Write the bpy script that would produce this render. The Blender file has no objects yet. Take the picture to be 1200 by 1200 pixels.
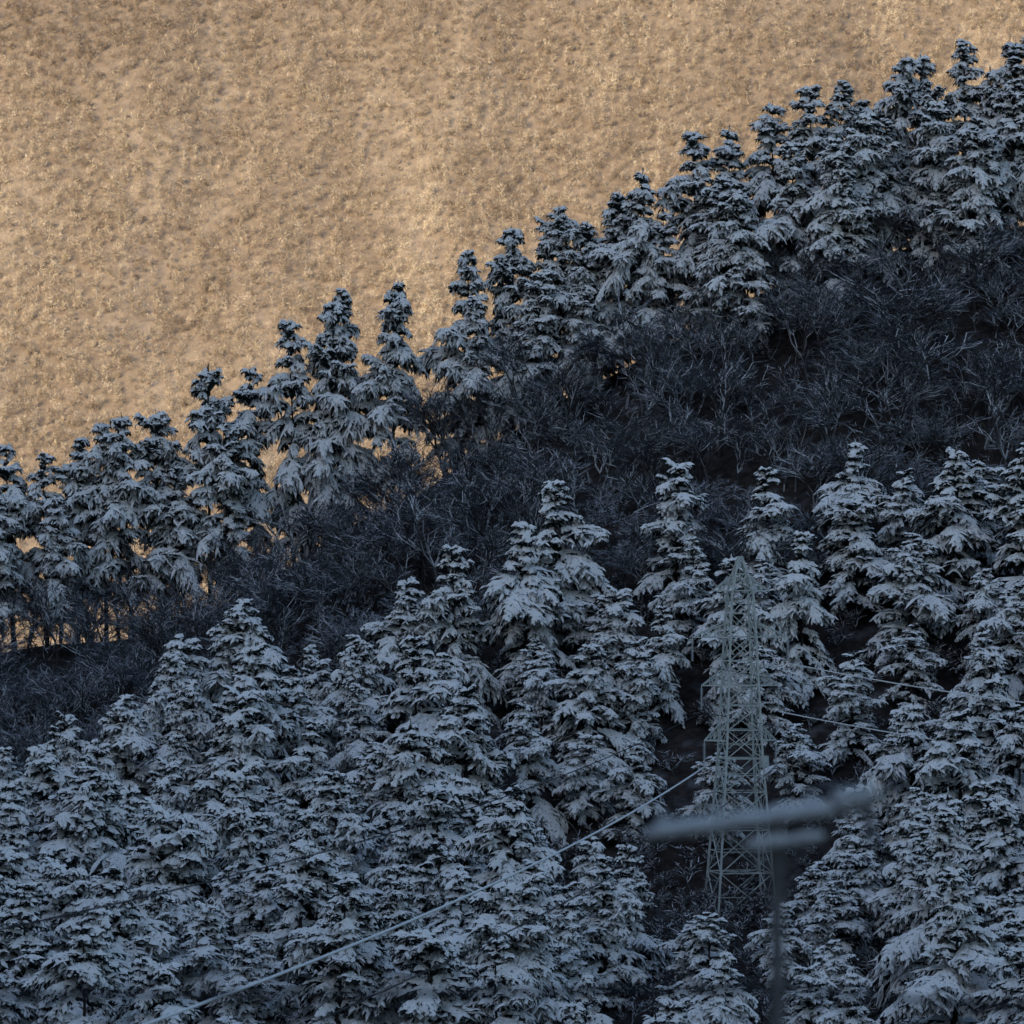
import bpy, math, random
import numpy as np
from mathutils import noise, Vector, Quaternion
scene=bpy.context.scene
rnd=random.Random(11)

# ---------------------------------------------------------------- materials
def mat_new(name):
    m=bpy.data.materials.new(name); m.use_nodes=True
    nt=m.node_tree; b=nt.nodes['Principled BSDF']
    b.inputs['Roughness'].default_value=0.9
    b.inputs['Specular IOR Level'].default_value=0.1
    return m,nt,b
def N(nt,t,**kw):
    n=nt.nodes.new(t)
    for k,v in kw.items(): setattr(n,k,v)
    return n
def mixc(nt,fac,a,b):
    n=N(nt,'ShaderNodeMix',data_type='RGBA')
    for i,v in ((0,fac),(6,a),(7,b)):
        if hasattr(v,'links') : nt.links.new(v,n.inputs[i])
        elif i==0: n.inputs[0].default_value=v
        else: n.inputs[i].default_value=(*v,1)
    return n.outputs[2]
def mapr(nt,v,a,b,c=0,d=1):
    n=N(nt,'ShaderNodeMapRange'); nt.links.new(v,n.inputs[0])
    for i,x in zip((1,2,3,4),(a,b,c,d)): n.inputs[i].default_value=x
    return n.outputs[0]
def noi(nt,scale,coord='Object',detail=3,stretch=None):
    t=N(nt,'ShaderNodeTexCoord'); n=N(nt,'ShaderNodeTexNoise')
    n.inputs['Scale'].default_value=scale; n.inputs['Detail'].default_value=detail
    src=t.outputs[coord]
    if stretch:
        mp=N(nt,'ShaderNodeMapping'); mp.inputs['Scale'].default_value=stretch
        nt.links.new(src,mp.inputs[0]); src=mp.outputs[0]
    nt.links.new(src,n.inputs['Vector'])
    return n.outputs['Fac']
def objrand(nt):
    return N(nt,'ShaderNodeObjectInfo').outputs['Random']
def nz(nt):
    g=N(nt,'ShaderNodeNewGeometry'); s=N(nt,'ShaderNodeSeparateXYZ')
    nt.links.new(g.outputs['Normal'],s.inputs[0]); return s.outputs[2]

def make_snow():
    m,nt,b=mat_new('snow_on_branches')
    f=mapr(nt,noi(nt,2.2),0.30,0.41)
    r=mapr(nt,objrand(nt),0,1,0,0.35)
    snow=mixc(nt,r,(0.97,0.945,0.90),(0.79,0.775,0.75))
    c=mixc(nt,f,(0.14,0.15,0.145),snow)
    nt.links.new(c,b.inputs['Base Color']); return m
def make_needles():
    m,nt,b=mat_new('conifer_needles')
    f=mapr(nt,noi(nt,1.5),0.3,0.7)
    c=mixc(nt,f,(0.012,0.018,0.018),(0.03,0.037,0.036))
    nt.links.new(c,b.inputs['Base Color']); return m
def make_bark(name,c1,c2,frost,fa=0.15,fb=0.7,fmax=0.8,vary=0):
    m,nt,b=mat_new(name)
    c=mixc(nt,mapr(nt,noi(nt,3),0.3,0.7),c1,c2)
    f=mapr(nt,nz(nt),fa,fb,0,fmax)
    c=mixc(nt,f,c,frost)
    if vary:
        c=mixc(nt,mapr(nt,objrand(nt),0,1,0,vary),c,(c1[0]*.35,c1[1]*.35,c1[2]*.38))
    nt.links.new(c,b.inputs['Base Color']); return m
M_snow=make_snow(); M_need=make_needles()
M_bark=make_bark('conifer_bark',(0.035,0.028,0.024),(0.07,0.055,0.045),(0.6,0.63,0.66))
M_limb=make_bark('snow_lined_limbs',(0.055,0.05,0.05),(0.09,0.085,0.085),(0.8,0.8,0.79),0.1,0.6,0.9)
M_bare=make_bark('bare_twigs',(0.085,0.09,0.105),(0.155,0.165,0.185),(0.42,0.445,0.48),0.45,1,0.6,0.65)
M_frost=make_bark('frosted_twigs',(0.24,0.25,0.275),(0.35,0.365,0.39),(0.6,0.62,0.64),0.2,0.9,0.7,0.25)
M_brush=make_bark('brown_brush',(0.05,0.036,0.034),(0.09,0.065,0.06),(0.25,0.25,0.27),0.5,0.95,0.3)
def make_far():
    m,nt,b=mat_new('sunlit_bare_crowns')
    at=N(nt,'ShaderNodeAttribute',attribute_name='tone')
    ramp=N(nt,'ShaderNodeValToRGB'); nt.links.new(at.outputs['Fac'],ramp.inputs[0])
    e=ramp.color_ramp.elements
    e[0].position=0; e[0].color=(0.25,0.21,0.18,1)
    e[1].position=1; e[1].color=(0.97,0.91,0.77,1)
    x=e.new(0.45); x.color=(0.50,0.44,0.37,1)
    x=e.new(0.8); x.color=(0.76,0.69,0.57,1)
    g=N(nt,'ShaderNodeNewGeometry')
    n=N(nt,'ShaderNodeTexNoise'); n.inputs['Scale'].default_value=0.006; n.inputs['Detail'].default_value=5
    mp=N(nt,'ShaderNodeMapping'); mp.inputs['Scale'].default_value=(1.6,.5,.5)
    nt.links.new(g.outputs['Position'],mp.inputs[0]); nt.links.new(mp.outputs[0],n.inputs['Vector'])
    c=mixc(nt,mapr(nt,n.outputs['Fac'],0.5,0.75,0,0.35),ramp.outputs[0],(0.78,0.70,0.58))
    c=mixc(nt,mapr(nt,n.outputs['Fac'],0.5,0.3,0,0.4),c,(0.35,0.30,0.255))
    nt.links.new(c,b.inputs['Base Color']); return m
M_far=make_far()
def make_ground(name,c1,c2,snow,s1,s2,a=0.45,bb=0.6,st=None):
    m,nt,b=mat_new(name)
    c=mixc(nt,mapr(nt,noi(nt,s1,detail=5),0.35,0.65),c1,c2)
    c=mixc(nt,mapr(nt,noi(nt,s2,detail=6,stretch=st),a,bb),c,snow)
    nt.links.new(c,b.inputs['Base Color'])
    bp=N(nt,'ShaderNodeBump'); bp.inputs['Strength'].default_value=0.5; bp.inputs['Distance'].default_value=0.5
    nt.links.new(noi(nt,s1*4,detail=5),bp.inputs['Height']); nt.links.new(bp.outputs[0],b.inputs['Normal'])
    return m
M_gnd=make_ground('forest_floor',(0.035,0.028,0.026),(0.075,0.06,0.052),(0.2,0.2,0.21),1.1,0.35,0.55,0.8)
M_mtn=make_ground('snowy_mountain_soil',(0.30,0.255,0.21),(0.42,0.36,0.30),(0.55,0.49,0.42),0.15,0.02,0.5,0.75,(1,0.25,0.25))

# ---------------------------------------------------------------- terrain
def itp(x,xs,zs): return float(np.interp(x,xs,zs))
RX=[-300,-130,-64,-45,-37.5,-30,-21,-10,-5,16,32,48,64,130,400]
RZ=[-60,-34,-17.5,-16,-12.5,-8,-1.5,4,7.5,19,28,33,36,48,60]
TAIL=[(950,-90),(1300,-180),(2600,-230),(3600,-230),(5600,1270),(6500,1500),(9000,900)]
HEAD=[(-1500,60),(-300,15),(0,-4),(50,-13.2),(150,-36),(300,-72),(400,-74),(470,-63)]
def hgt(x,y):
    ridge=itp(x,RX,RZ)
    prof=HEAD+[(520,itp(x,[-300,-60,60,300],[-60,-53,-50,-40])),
      (590,itp(x,[-300,-130,-54,-27,24,54,130,400],[-66,-52,-46,-45,-42.8,-37,-25,-10])),
      (650,itp(x,[-300,-130,-60,-40,-20,0,20,40,60,130,400],[-66,-48,-35,-29,-23,-16,-10,-6.5,-5,4,20])),
      (700,ridge),(712,ridge-1.5),(760,ridge-28)]+TAIL
    z=itp(y,[p[0] for p in prof],[p[1] for p in prof])
    # unseen mountain spur behind-left of the viewpoint, added to keep the forest in shade
    dx,dy=x+650,y+200
    p=dx*.6+dy*.8; q=dx*.8-dy*.6
    z+=620*math.exp(-.5*(p/165)**2)*math.exp(-.5*(q/520)**2)
    n=noise.noise(Vector((x*.03,y*.03,0)))*1.5+noise.noise(Vector((x*.11,y*.11,3)))*.5
    if y<300: n*=max(0,min(1,(y+0)/300.0))*.6 if y>0 else 0
    if y>3000:
        k=min(1,(y-3000)/700)
        n+=k*(noise.noise(Vector((x*.0035,y*.0009,7)))*30+noise.noise(Vector((x*.012,y*.003,1)))*10+noise.noise(Vector((x*.03,y*.015,1)))*3)
    return z+n
def grid(name,xs,ys,mat):
    v=[(x,y,hgt(x,y)) for y in ys for x in xs]
    nx=len(xs)
    f=[(j*nx+i,j*nx+i+1,(j+1)*nx+i+1,(j+1)*nx+i) for j in range(len(ys)-1) for i in range(nx-1)]
    me=bpy.data.meshes.new(name); me.from_pydata(v,[],f); me.materials.append(mat)
    me.polygons.foreach_set('use_smooth',[True]*len(f)); me.update()
    o=bpy.data.objects.new(name,me); scene.collection.objects.link(o); return o
xs=sorted(set([-8000,-6000,-4000,-3000,-2300]+list(range(-1800,-150,50))+list(range(-150,151,3))+list(range(200,1000,60))+[1300,1800,2500,4000,6000,8000]))
ys=sorted(set(list(range(-1500,450,40))+list(range(450,760,3))+list(range(760,1300,40))+[1500,1800,2100]))
grid('forest_hillside_ground',xs,ys,M_gnd)
xs2=sorted(set([-8000,-6000,-4000,-3000,-2000,-1500,-1100]+list(range(-900,901,9))+[1100,1500,2000,3000,4000,6000,8000]))
ys2=sorted(set([2100,2600,3000,3300]+list(range(3400,5000,12))+list(range(5000,9001,200))))
mt=grid('distant_mountainside',xs2,ys2,M_mtn)

# ---------------------------------------------------------------- distant woodland, one mesh growing on the mountainside
def far_forest(n=50,count=44000):
    R=np.random.RandomState(4)
    gx=np.arange(-560,561,8.0); gy=np.arange(3640,4660,8.0)
    H=np.array([[hgt(float(x),float(y)) for x in gx] for y in gy])
    cy=R.uniform(3660,4630,count); cx=R.uniform(-1,1,count)*cy*.112
    fx=(cx-gx[0])/8; fy=(cy-gy[0])/8; ix=fx.astype(int); iy=fy.astype(int); fx-=ix; fy-=iy
    cz=(H[iy,ix]*(1-fx)+H[iy,ix+1]*fx)*(1-fy)+(H[iy+1,ix]*(1-fx)+H[iy+1,ix+1]*fx)*fy
    rx=R.uniform(1.7,4.6,count); rz=rx*R.uniform(1.2,2.0,count); tn=R.normal(.42,.27,count)
    # snowier gullies and darker stands
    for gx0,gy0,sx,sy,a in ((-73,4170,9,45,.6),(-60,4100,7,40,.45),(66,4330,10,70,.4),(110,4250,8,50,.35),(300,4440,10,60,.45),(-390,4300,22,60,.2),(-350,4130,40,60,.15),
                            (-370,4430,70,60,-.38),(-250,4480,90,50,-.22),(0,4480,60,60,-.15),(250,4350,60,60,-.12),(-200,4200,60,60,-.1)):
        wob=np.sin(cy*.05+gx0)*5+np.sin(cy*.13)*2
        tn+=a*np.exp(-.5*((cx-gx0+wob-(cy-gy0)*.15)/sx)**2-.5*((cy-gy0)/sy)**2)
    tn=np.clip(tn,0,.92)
    M=count*n
    rep=lambda a:np.repeat(a,n)
    d=R.normal(size=(M,3)); d/=np.linalg.norm(d,axis=1)[:,None]
    rr=R.uniform(0,1,M)**.42
    c=np.stack([rep(cx)+d[:,0]*rep(rx)*rr,rep(cy)+d[:,1]*rep(rx)*rr,rep(cz)+rep(rz)*(1.0+d[:,2]*rr)],1)
    ln=R.normal(size=(M,3))*.4+d*.6; ln[:,2]+=.25; ln/=np.linalg.norm(ln,axis=1)[:,None]
    L=R.uniform(.6,1.6,M)[:,None]; w=R.normal(size=(M,3)); w/=np.linalg.norm(w,axis=1)[:,None]
    wd=R.uniform(.10,.30,M)[:,None]
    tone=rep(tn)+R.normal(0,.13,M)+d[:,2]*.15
    br=R.uniform(0,1,M)<.012; tone[br]=1.0; L[br]*=2.4; wd[br]*=.8; c[br,2]+=.9; c[br,1]-=.8
    v=np.stack([c-ln*L-w*wd,c-ln*L+w*wd,c+ln*L],1).reshape(-1,3)
    me=bpy.data.meshes.new('distant_bare_forest')
    me.vertices.add(3*M); me.vertices.foreach_set('co',v.astype(np.float32).ravel())
    me.loops.add(3*M); me.loops.foreach_set('vertex_index',np.arange(3*M,dtype=np.int32))
    me.polygons.add(M); me.polygons.foreach_set('loop_start',np.arange(0,3*M,3,dtype=np.int32))
    me.update(calc_edges=True)
    at=me.attributes.new('tone','FLOAT','FACE'); at.data.foreach_set('value',np.clip(tone,0,1).astype(np.float32))
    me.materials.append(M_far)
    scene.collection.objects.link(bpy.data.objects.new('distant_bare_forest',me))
far_forest()

# ---------------------------------------------------------------- mesh helper
class MB:
    def __init__(s): s.v=[]; s.f=[]; s.m=[]
    def mesh(s,name,mats):
        me=bpy.data.meshes.new(name); me.from_pydata(s.v,[],s.f)
        for m in mats: me.materials.append(m)
        me.polygons.foreach_set('material_index',s.m); me.update(); return me
    def tube(s,p0,p1,r0,r1,mi,n=4):
        dx,dy,dz=(p1[i]-p0[i] for i in range(3)); L=math.sqrt(dx*dx+dy*dy+dz*dz) or 1e-6
        d=Vector((dx/L,dy/L,dz/L)); a=d.orthogonal().normalized(); b=d.cross(a)
        k=len(s.v)
        for p,r in ((p0,r0),(p1,r1)):
            for i in range(n):
                t=2*math.pi*i/n; c,sn=math.cos(t)*r,math.sin(t)*r
                s.v.append((p[0]+a.x*c+b.x*sn,p[1]+a.y*c+b.y*sn,p[2]+a.z*c+b.z*sn))
        for i in range(n):
            j=(i+1)%n; s.f.append((k+i,k+j,k+n+j,k+n+i)); s.m.append(mi)
    def cap(s,n,mi):
        k=len(s.v); s.f.append(tuple(range(k-n,k))); s.m.append(mi)

def lump(B,R,p0,d,L,w,snow=0,need=1):
    """one snow loaded twig: white top faces, needles below"""
    dx,dy,dz=d; h=math.hypot(dx,dy) or 1e-6; sx,sy=dy/h,-dx/h
    k=len(B.v); u=R.uniform
    for t,ws,lift in ((0,.65,0),(.5,1,.06*L)):
        cx,cy,cz=p0[0]+dx*L*t,p0[1]+dy*L*t,p0[2]+dz*L*t+lift
        wl=w*ws*u(.6,1.3); wr=w*ws*u(.6,1.3)
        B.v.append((cx+sx*wl,cy+sy*wl,cz-w*.45*u(.3,1.4)))
        B.v.append((cx,cy,cz+w*.5*u(.6,1.3)))
        B.v.append((cx-sx*wr,cy-sy*wr,cz-w*.45*u(.3,1.4)))
        B.v.append((cx,cy,cz-w*.7*u(.7,1.3)))
    B.v.append((p0[0]+dx*L+u(-.05,.05),p0[1]+dy*L+u(-.05,.05),p0[2]+dz*L-.05*L))
    T=k+8
    B.f+= [(k,k+1,k+5,k+4),(k+1,k+2,k+6,k+5),(k+2,k+3,k+7,k+6),(k+3,k,k+4,k+7),
           (k+4,k+5,T),(k+5,k+6,T),(k+6,k+7,T),(k+7,k+4,T)]
    B.m+= [snow,snow,need,need,snow,snow,need,need]
    for _ in range(2):
        t=u(.2,.9); side=R.choice((-1,1))*w*.7
        cx,cy,cz=p0[0]+dx*L*t+sx*side,p0[1]+dy*L*t+sy*side,p0[2]+dz*L*t-w*.2
        k=len(B.v); a=w*.35
        B.v+= [(cx-dx*a,cy-dy*a,cz),(cx+dx*a,cy+dy*a,cz),(cx+sx*side*u(.2,1.4)+dx*u(0,.3),cy+sy*side*u(.2,1.4)+dy*u(0,.3),cz-u(.15,.5))]
        B.f.append((k,k+1,k+2)); B.m.append(need)

def conifer(seed,H,Rm,start,power,gap=.12,droop=.42,step=1.1,W=1.6,amp=.9,leaders=1):
    R=random.Random(seed); B=MB(); u=R.uniform
    lean=(u(-.9,.9),u(-.9,.9))
    def stem(H,start,Rm,off,zs):
        ax=lambda z:(lean[0]*math.sin(z/H*2.5)+off[0]*min(1,max(0,(z-zs)/2)),lean[1]*math.sin(z/H*2.1)+off[1]*min(1,max(0,(z-zs)/2)))
        n=8
        for i in range(n):
            z0,z1=H*i/n-.5*(i==0),H*(i+1)/n
            a0,a1=ax(z0),ax(z1)
            B.tube((a0[0],a0[1],z0),(a1[0],a1[1],z1),.27*(1-i/n)+.03,.27*(1-(i+1)/n)+.03,2,6)
        z=max(H*start,zs)
        while z<H-.2:
            t=(z/H-start)/(1-start)
            nb=R.choice((3,4,5,5)) if t<.85 else 4
            a0=u(0,6.28)
            skip=R.random()<gap
            for k in range(nb):
                if skip and R.random()<.6: continue
                a=a0+6.283*k/nb+u(-.6,.6)
                prof=Rm*((1-t)**power)*(min(1,.6+t*2.0))
                cl=noise.noise(Vector((math.cos(a)*1.1+seed*3.1,math.sin(a)*1.1,z*.24)))
                L=max(.35,prof*u(.6,1.2)*(1+amp*cl))+.15
                e=u(-.05,.55)+.3*t; dr=droop*u(.6,1.5)*(1-.45*t)
                ca,sa=math.cos(a),math.sin(a); o=ax(z); zz=z+u(-.5,.5)*(1-t)
                P=lambda s:(o[0]+ca*L*s,o[1]+sa*L*s,zz+L*(math.tan(e)*s-dr*s*s*1.25))
                B.tube(P(0),P(.5),.06,.03,2,3)
                ns=max(2,int(L/.6)); prev=P(.1)
                for i in range(ns):
                    q=P(.1+.9*(i+1)/ns); dd=[q[j]-prev[j] for j in range(3)]
                    l=math.sqrt(sum(c*c for c in dd)); dd=[c/l for c in dd]
                    lump(B,R,prev,dd,l*1.35,(.16+.14*(1-i/ns)*min(1,L/2)+u(0,.06))*W); prev=q
                nt_=max(3,int(L/.3))
                for i in range(nt_):
                    s=.18+.8*(i+u(0,1))/nt_
                    q=P(s); sl=math.tan(e)-2.5*dr*s
                    for side in (-1,1):
                        if R.random()<.08: continue
                        tl=(.46*L*(1-s)**.6+.4)*u(.5,1.2)
                        an=a+side*u(.45,1.1); pit=math.atan(sl)*.75-u(-.05,.6)
                        c=math.cos(pit); d=(math.cos(an)*c,math.sin(an)*c,math.sin(pit))
                        lump(B,R,q,d,tl,(.08+u(0,.11)+.03*tl)*W)
                        if tl>.6:
                            for _ in range(int(tl/.42)):
                                ss=u(.25,.95); q2=(q[0]+d[0]*tl*ss,q[1]+d[1]*tl*ss,q[2]+d[2]*tl*ss)
                                an2=an+R.choice((-1,1))*u(.4,1.2); p2=pit-u(0,.7); c2=math.cos(p2)
                                lump(B,R,q2,(math.cos(an2)*c2,math.sin(an2)*c2,math.sin(p2)),tl*u(.3,.55)+.15,(.06+u(0,.08))*W)
            z+=step*u(.6,1.45)*(1-.6*t)
        lump(B,R,(ax(H)[0],ax(H)[1],H-.5),(.05,.02,1),.9,.12)
    for _ in range(14):
        z=u(.05,start+.1)*H; a=u(0,6.28); l=u(.6,2.2)
        B.tube((0,0,z),(math.cos(a)*l,math.sin(a)*l,z+u(-.4,.3)),.05,.01,2,3)
    stem(H,start,Rm,(0,0),0)
    if leaders>1:
        a=u(0,6.28); stem(H*u(.86,.93),start,Rm*.75,(math.cos(a)*1.7,math.sin(a)*1.7),H*.5)
    return B.mesh('conifer_%d'%seed,[M_snow,M_need,M_bark])

def bare(seed,H,mat,spread=.6,depth=5,rmin=.03,tw=4):
    R=random.Random(seed); B=MB(); u=R.uniform
    def br(p,d,L,r,k):
        r=max(r,rmin); bend=Vector((u(-1,1),u(-1,1),u(-.3,.9)))*.18
        m=p+(d-bend)*L*.5; q=p+d*L
        if k>=depth:
            a=d.orthogonal().normalized(); a.rotate(Quaternion(d,u(0,6.28))); a*=r
            i=len(B.v)
            B.v+= [tuple(p-a),tuple(p+a),tuple(m+a*.8),tuple(m-a*.8),tuple(q)]
            B.f+= [(i,i+1,i+2,i+3),(i+3,i+2,i+4)]; B.m+=[0,0]
            return
        rr=max(r,.055 if k<4 else .035)
        n=4 if k<3 else 3
        mi=1 if k<5 else 0
        B.tube(p,m,rr,rr*.85,mi,n); B.tube(m,q,rr*.85,rr*.6,mi,n)
        n=3 if k==0 else R.choice((3,4,4)) if k<4 else tw
        for j in range(n):
            sp=spread if k<2 else spread*1.35
            nd=d+Vector((u(-1,1),u(-1,1),u(-.6,.6)))*sp
            if k>=2: nd.z*=.8
            nd.normalize()
            st=q if (j==0 or k==0) else p+(q-p)*u(.3,1)
            br(st,nd,L*(u(.6,.88) if k<3 else u(.5,.72)),r*.6,k+1)
    for t in range(R.choice((1,2,2))):
        d=Vector((u(-.35,.35),u(-.35,.35),1)).normalized()
        br(Vector((u(-.3,.3),u(-.3,.3),-.4)),d,H*u(.27,.34),H*.014,0)
    return B.mesh('bare_%d'%seed,[mat,M_limb])

def coll(name,meshes):
    c=bpy.data.collections.new(name)
    for i,m in enumerate(meshes):
        c.objects.link(bpy.data.objects.new('%s_kind_%02d'%(name,i),m))
    return c

def scatter(name,c,pts):
    """pts: (x,y,z,rotz,tilt,sxy,sz,idx) -> one object instancing a collection"""
    me=bpy.data.meshes.new(name); me.from_pydata([p[:3] for p in pts],[],[])
    a=me.attributes.new('rot','FLOAT_VECTOR','POINT'); a.data.foreach_set('vector',[w for p in pts for w in (p[4],0,p[3])])
    a=me.attributes.new('scl','FLOAT_VECTOR','POINT'); a.data.foreach_set('vector',[w for p in pts for w in (p[5],p[5],p[6])])
    a=me.attributes.new('idx','INT','POINT'); a.data.foreach_set('value',[p[7] for p in pts])
    o=bpy.data.objects.new(name,me); scene.collection.objects.link(o)
    g=bpy.data.node_groups.new(name+'_nodes','GeometryNodeTree')
    g.interface.new_socket('Geometry',in_out='INPUT',socket_type='NodeSocketGeometry')
    g.interface.new_socket('Geometry',in_out='OUTPUT',socket_type='NodeSocketGeometry')
    gi=g.nodes.new('NodeGroupInput'); go=g.nodes.new('NodeGroupOutput')
    ci=g.nodes.new('GeometryNodeCollectionInfo'); ci.inputs['Collection'].default_value=c
    ci.inputs['Separate Children'].default_value=True; ci.inputs['Reset Children'].default_value=True
    ip=g.nodes.new('GeometryNodeInstanceOnPoints'); ip.inputs['Pick Instance'].default_value=True
    def attr(n,t):
        x=g.nodes.new('GeometryNodeInputNamedAttribute'); x.data_type=t; x.inputs['Name'].default_value=n; return x.outputs[0]
    L=g.links.new
    mp=g.nodes.new('GeometryNodeMeshToPoints'); L(gi.outputs[0],mp.inputs[0]); L(mp.outputs[0],ip.inputs['Points'])
    L(ci.outputs[0],ip.inputs['Instance']); L(attr('idx','INT'),ip.inputs['Instance Index'])
    L(attr('rot','FLOAT_VECTOR'),ip.inputs['Rotation']); L(attr('scl','FLOAT_VECTOR'),ip.inputs['Scale'])
    L(ip.outputs[0],go.inputs[0])
    md=o.modifiers.new('instances','NODES'); md.node_group=g
    return o

# ---------------------------------------------------------------- tree kinds
ridge_kinds=[conifer(s,20,5.6,.12,.62,.10,.5,1.35,1.95,1.0,1+(s in (3,9))) for s in (1,2,3,4,5,9)]
left_kinds=[conifer(s,20,4.8,.27,.55,.15,.5,1.35,1.85,1.0) for s in (6,7,8,10)]
forest_kinds=[conifer(s,18,5.9,.12,.6,.14,.62,1.5,2.05,1.1,1+(s%4==0)) for s in (11,12,13,14,15,16,20)]+[conifer(s,16,5.8,.2,.42,.12,.5,1.5,2.2,1.2,2) for s in (17,18)]
C_con=coll('snowy_conifer',ridge_kinds+forest_kinds)      # idx 0-5 ridge, 6-14 forest
C_bare=coll('bare_tree',[bare(s,14,M_bare) for s in (21,22,23,24,25)]+[bare(s,10,M_frost,.7,5,.035,5) for s in (31,32,33)])
C_brush=coll('brush',[bare(s,5,M_brush,.9,4) for s in (41,42,43)])

# ridge conifers, one object each: (x, y, elevation of the top)
ridge=[(-62.5,701,8.5),(-58,698,7.5),(-54.5,702,9.5),(-50.8,700,11.2),(-47.3,698,12),(-43,701,13),(-37.8,700,18.4),(-31.8,702,18.2),
(-27.3,700,24),(-23,699,26.8),(-20.8,702,28),(-15,699,29),(-7,700,32.8),(0,700,36),(5.9,701,38.6),(10,700,36.6),(13.7,702,40.5),(16.6,699,43),
(22.5,700,47.6),(28.9,701,48.6),(33.7,702,52),(38.5,702,53.5),(41.7,700,54),(44.9,702,52),(48.7,701,57.5),(51.9,702,57.8),(57.2,702,59.4),(60,701,56),(63.2,701,59.4),
(29.5,690,41),(34,694,46),(40,690,46.5),(44,694,50),(53,694,51.5),(57,690,49),(61,696,54),(66,698,60),(70,701,61),
(-67,700,8),(-72,702,6),(-78,699,5),(75,700,62),(81,702,63),(-64,694,2),(-56,694,2),(-40.5,697,6),(-34.5,697,11),
(-4,696,27),(2.5,697,30),(9,697,31),(19,697,38),(47,696,49),(25.5,696,42)]
R=random.Random(8)
for i,(x,y,zt) in enumerate(ridge):
    z=hgt(x,y); h=zt-z
    left=x<-29
    o=bpy.data.objects.new('snowy_conifer_tree',R.choice(left_kinds if left else ridge_kinds))
    s=h/20; sx=min(1.03,max(.72,s*R.uniform(.76,1.02)))
    if -29<x<12: sx*=.92
    o.location=(x,y,z-.2); o.rotation_euler=(R.uniform(-.05,.05),R.uniform(-.05,.05),R.uniform(0,6.28)); o.scale=(sx,sx,s)
    scene.collection.objects.link(o)

# lower forest
def inclear(x,y):
    if 572<y<601 and 3<x<33: return True       # cleared patch around the tower
    if 545<y<=572 and 13<x<31: return True
    return False
pts=[];occ=[]
def free(x,y,d):
    for a,b in occ:
        if (a-x)**2+(b-y)**2<d*d: return False
    return True
R=random.Random(5)
tries=0
while tries<9000:
    tries+=1
    x=R.uniform(-105,105); y=R.uniform(490,656)
    if inclear(x,y) or not free(x,y,R.choice((6,7.5,9,11))): continue
    if y>itp(x,[-60,-44,-38,-22,-5,10,40],[622,628,640,646,646,646,648]): continue
    if noise.noise(Vector((x*.05,y*.035,9)))<-.36: continue
    occ.append((x,y))
    h=R.uniform(.55,1.18)
    if x<-38 and y>600: h=min(h,.85)
    if 4<x<38 and y<=572: h=min(h*.8,.76)
    pts.append((x,y,hgt(x,y)-.3,R.uniform(0,6.28),R.uniform(-.09,.09),min(1.15,max(.7,h*R.uniform(.85,1.2))),h,R.choice((6,7,8,9,10,11,12,13,14,6,7,8,9,10,11,12,1,3))))
scatter('snowy_conifer_forest',C_con,pts)
print('forest',len(pts))
# bare band
pts=[];occ=[]
tries=0
while tries<6000:
    tries+=1
    x=R.uniform(-105,105); y=R.uniform(624,704)
    if y<itp(x,[-60,-22,0,40],[624,638,644,644]): continue
    if -34<x and y>698: continue
    if not free(x,y,3.4): continue
    if x<-34 and y>662 and R.random()<.3: continue
    occ.append((x,y)); h=R.uniform(.6,1.15)
    if x<-34: h*=.9
    pts.append((x,y,hgt(x,y)-.2,R.uniform(0,6.28),R.uniform(-.1,.1),h*R.uniform(.95,1.3),h,R.randrange(5) if (y>662 or (x>-20 and R.random()<.3)) else R.choice((5,6,7))))
scatter('bare_tree_thicket',C_bare,pts)
print('bare',len(pts))
pts=[]
for _ in range(2000):
    x=R.uniform(-90,90); y=R.uniform(490,695); h=R.uniform(.5,1.1)
    if x<-34 and y>680: continue
    pts.append((x,y,hgt(x,y)-.1,R.uniform(0,6.28),0,h*1.2,h,R.randrange(3)))
for _ in range(180):
    x=R.uniform(0,34); y=R.uniform(545,604); h=R.uniform(.4,1.0)
    pts.append((x,y,hgt(x,y)-.1,R.uniform(0,6.28),0,h*1.1,h,R.randrange(3)))
scatter('undergrowth_brush',C_brush,pts)

# ---------------------------------------------------------------- tower
m,nt,b=mat_new('galvanised_steel'); 
c=mixc(nt,mapr(nt,noi(nt,2),.3,.7),(0.46,0.49,0.45),(0.64,0.67,0.62)); nt.links.new(c,b.inputs['Base Color']); b.inputs['Roughness'].default_value=.6
M_steel=m
m,nt,b=mat_new('porcelain'); b.inputs['Base Color'].default_value=(.65,.67,.68,1); b.inputs['Roughness'].default_value=.3; M_por=m
m,nt,b=mat_new('conductor_cable'); b.inputs['Base Color'].default_value=(.88,.88,.86,1); M_cab=m
m,nt,b=mat_new('dark_cable'); b.inputs['Base Color'].default_value=(.05,.05,.055,1); M_dcab=m

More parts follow.
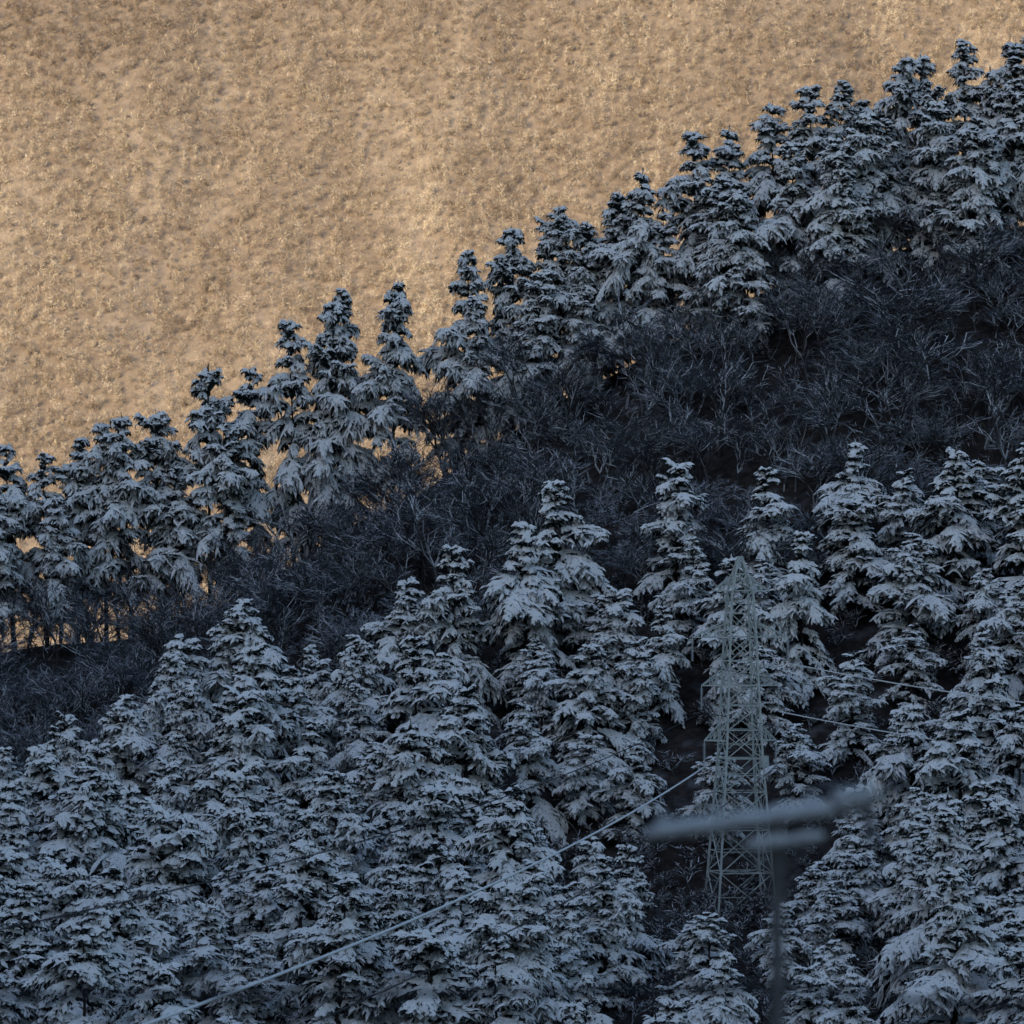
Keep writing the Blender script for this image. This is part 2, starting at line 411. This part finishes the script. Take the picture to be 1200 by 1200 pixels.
ARMS=[(34.7,3.0),(29.8,5.2),(24.7,4.2),(18.9,3.9)]
def hw(z): return float(np.interp(z,[0,18,30,35,38.3],[3.2,1.9,1.4,1.1,.15]))
def tower_parts():
    B=MB()
    lv=[0,5,9.5,13.5,17,20,22.6,24.7,27.3,29.8,32.3,34.7,36.5,38.3]
    cs=[(-1,-1),(1,-1),(1,1),(-1,1)]
    for i in range(len(lv)-1):
        z0,z1=lv[i],lv[i+1]; a,b_=hw(z0),hw(z1)
        for k in range(4):
            c0,c1=cs[k],cs[(k+1)%4]
            B.tube((c0[0]*a,c0[1]*a,z0),(c0[0]*b_,c0[1]*b_,z1),.14,.14,0)
            B.tube((c0[0]*a,c0[1]*a,z0),(c1[0]*b_,c1[1]*b_,z1),.07,.07,0)
            B.tube((c1[0]*a,c1[1]*a,z0),(c0[0]*b_,c0[1]*b_,z1),.07,.07,0)
            B.tube((c0[0]*b_,c0[1]*b_,z1),(c1[0]*b_,c1[1]*b_,z1),.07,.07,0)
            if z0<20:
                zm=(z0+z1)/2; mw=(a+b_)/2
                B.tube((c0[0]*mw,c0[1]*mw,zm),(c1[0]*mw,c1[1]*mw,zm),.05,.05,0)
        if i%3==0:
            B.tube((-b_,-b_,z1),(b_,b_,z1),.045,.045,0); B.tube((b_,-b_,z1),(-b_,b_,z1),.045,.045,0)
    body=B.mesh('tower_body',[M_steel])
    B=MB()
    for z,l in ARMS:
        w=hw(z); wt=hw(z+1.7)
        for sd in (-1,1):
            tip=(sd*l,0,z)
            for yy in (-1,1):
                B.tube((sd*w,yy*w,z),tip,.1,.09,0)
                B.tube((sd*wt,yy*wt,z+1.7),tip,.09,.08,0)
                for t in (.3,.6):
                    pb=(sd*(w+(l-w)*t),yy*w*(1-t),z); pt=(sd*(wt+(l-wt)*t),yy*wt*(1-t),z+1.7*(1-t))
                    B.tube(pb,pt,.06,.06,0)
                    t2=t-.3; B.tube((sd*(wt+(l-wt)*t2),yy*wt*(1-t2),z+1.7*(1-t2)),pb,.05,.05,0)
            for t in (.3,.6):
                xx=sd*(w+(l-w)*t); B.tube((xx,-w*(1-t),z),(xx,w*(1-t),z),.05,.05,0)
    arms=B.mesh('crossarms',[M_steel])
    B=MB()
    for z,l in ARMS[1:]:
        for sd in (-1,1):
            for q in range(12):
                zz=z-.35-q*.19
                B.tube((sd*l,0,zz),(sd*l,0,zz-.06),.2,.14,0,8); B.cap(8,0)
                B.tube((sd*l,0,zz+.1),(sd*l,0,zz-.1),.06,.06,0,4)
            B.tube((sd*l,0,z),(sd*l,0,z-.35),.05,.05,1,4)
    ins=B.mesh('insulators',[M_por,M_steel])
    B=MB()
    for dx in (-.2,.2): B.tube((dx+2.0,-1.9,2),(dx+1.5,-1.5,18),.04,.04,0)
    for q in range(40):
        zz=2.2+q*.4; xo=2.0-.5*(zz-2)/16; yo=-1.9+.4*(zz-2)/16; B.tube((xo-.2,yo,zz),(xo+.2,yo,zz),.03,.03,0)
    B.tube((2.2,-1.6,16.1),(2.2,-1.6,17.3),.55,.5,0,8); B.cap(8,0)
    lad=B.mesh('ladder_and_cabinet',[M_steel])
    B=MB()
    for cx,cy in cs: 
        B.tube((cx*3.2,cy*3.2,-3),(cx*3.2,cy*3.2,.15),.5,.45,0,8); B.cap(8,0)
    foot=B.mesh('footings',[M_por])
    return [body,arms,ins,lad,foot]
parts=tower_parts()
def place_tower(loc,rz):
    e=bpy.data.objects.new('transmission_tower',None); e.location=loc; e.rotation_euler=(0,0,rz); scene.collection.objects.link(e)
    for p in parts:
        o=bpy.data.objects.new(p.name,p); o.parent=e; scene.collection.objects.link(o)
    def pt(sd,k,dz=-2.8):
        z,l=ARMS[k]; return Vector((loc[0]+math.cos(rz)*sd*l,loc[1]+math.sin(rz)*sd*l,loc[2]+z+(dz if k else 0)))
    return pt
T1=(24.1,590,-43.0)
p1=place_tower(T1,math.radians(12))
T2=(-25,150,hgt(-25,150)-.3)
p2=place_tower(T2,math.radians(8))
T3=(170,540,hgt(170,540)-.5)
p3=place_tower(T3,math.radians(70))
def wire(name,a,b_,sag,r,mat,n=40):
    cu=bpy.data.curves.new(name,'CURVE'); cu.dimensions='3D'; cu.bevel_depth=r; cu.bevel_resolution=1
    s=cu.splines.new('POLY'); s.points.add(n)
    for i in range(n+1):
        t=i/n; p=a.lerp(b_,t); s.points[i].co=(p.x,p.y,p.z-4*sag*t*(1-t),1)
    cu.materials.append(mat); o=bpy.data.objects.new(name,cu); scene.collection.objects.link(o); return o
for k,sd in ((2,-1),(3,-1),(3,1)):
    main=(k==3 and sd==-1)
    wire('power_line',p1(sd,k),p2(sd,k),2.5,.085 if main else .045,M_cab if main else M_dcab)
for k in (1,2):
    for sd in (-1,1):
        wire('power_line',p1(sd,k),p3(sd,k),8.0,.07 if sd==1 else .03,M_cab if sd==1 else M_dcab)

# ---------------------------------------------------------------- utility pole close to the viewpoint
m,nt,b=mat_new('weathered_pole'); c=mixc(nt,noi(nt,6),(0.14,0.135,0.13),(0.25,0.24,0.23)); nt.links.new(c,b.inputs['Base Color']); M_pole=m
m,nt,b=mat_new('settled_snow'); c=mixc(nt,noi(nt,4),(0.82,0.82,0.80),(0.9,0.9,0.88)); nt.links.new(c,b.inputs['Base Color']); M_sn=m
def upole(loc,top,tilt):
    e=bpy.data.objects.new('utility_pole',None); e.location=loc; scene.collection.objects.link(e)
    h=top-loc[2]
    def add(nm,B,mats):
        me=B.mesh(nm,mats); o=bpy.data.objects.new(nm,me); o.parent=e; scene.collection.objects.link(o)
    B=MB(); B.tube((0,0,-.5),(0,0,h),.10,.06,0,14); B.cap(14,0)
    B.tube((0,0,h),(0,0,h+.05),.06,.03,1,14); B.cap(14,1); add('shaft',B,[M_pole,M_sn])
    B=MB(); sl=math.tan(tilt)
    def bar(x0,x1,z,w): 
        B.tube((x0,-.15,z+sl*x0),(x1,-.15,z+sl*x1),w,w,0,4); B.cap(4,0)
    bar(-1.2,.82,h-.1,.04); bar(-.25,.4,h-.32,.035)
    B.tube((.82,-.15,h+.1),(.84,-.15,h-.3),.05,.05,0,6)
    B.tube((-.6,-.15,h-.12),(0,-.12,h-.6),.02,.02,0,4); B.tube((.6,-.15,h-.02),(0,-.12,h-.6),.02,.02,0,4)
    add('crossarm',B,[M_pole])
    B=MB(); RR=random.Random(3)
    def snowbar(x0,x1,z,w):
        n=14; prev=None
        for i in range(n+1):
            t=i/n; x=x0+(x1-x0)*t; ww=w*(.75+.5*RR.random())*(.5 if i in(0,n) else 1); c=(x,-.15,z+sl*x+ww*.5)
            if prev: B.tube(prev[0],c,prev[1],ww,0,8)
            prev=(c,ww)
    snowbar(-1.2,.55,h-.07,.07); snowbar(.5,.86,h-.03,.10); snowbar(-.28,.42,h-.3,.05)
    add('snow_load',B,[M_sn])
    B=MB()
    for x in (-1.05,-.55,.3,.7):
        z=h-.02+sl*x
        for q in range(3): B.tube((x,-.15,z+q*.05),(x,-.15,z+q*.05+.04),.05,.035,0,8)
    add('pin_insulators',B,[M_por])
upole((2.42,51,hgt(2.42,51)),-2.72,math.radians(7.5))
upole((-30,56,hgt(-30,56)),-2.9,0); upole((33,49,hgt(33,49)),-3.0,0)
wire('telephone_cable',Vector((2.42,51,-4.35)),Vector((-30,56,-4.3)),.25,.035,M_dcab)
wire('telephone_cable',Vector((2.42,51,-4.35)),Vector((33,49,-4.9)),.5,.035,M_dcab)

# ---------------------------------------------------------------- light
el=math.radians(24); sdir=Vector((-.6*math.cos(el),-.8*math.cos(el),math.sin(el)))
w=bpy.data.worlds.new('World'); scene.world=w; w.use_nodes=True
sk=w.node_tree.nodes.new('ShaderNodeTexSky'); sk.sky_type='NISHITA'; sk.sun_disc=False
sk.sun_elevation=el; sk.sun_rotation=math.atan2(sdir.x,sdir.y); sk.ozone_density=3.0; sk.air_density=1.2
bg=w.node_tree.nodes['Background']; bg.inputs[1].default_value=.15
w.node_tree.links.new(sk.outputs[0],bg.inputs[0])
l=bpy.data.lights.new('sun','SUN'); l.energy=3.3; l.angle=math.radians(.5); l.color=(1,.65,.27)
so=bpy.data.objects.new('sun',l); so.rotation_euler=sdir.to_track_quat('Z','Y').to_euler(); scene.collection.objects.link(so)
cam=bpy.data.cameras.new('camera'); cam.lens=196.4; cam.sensor_width=36; cam.clip_start=1; cam.clip_end=20000
cam.dof.use_dof=True; cam.dof.focus_distance=610; cam.dof.aperture_fstop=1.3
co=bpy.data.objects.new('camera',cam); co.rotation_euler=(math.pi/2,0,0); scene.collection.objects.link(co); scene.camera=co
scene.view_settings.view_transform='Standard'; scene.view_settings.look='None'; scene.view_settings.exposure=0
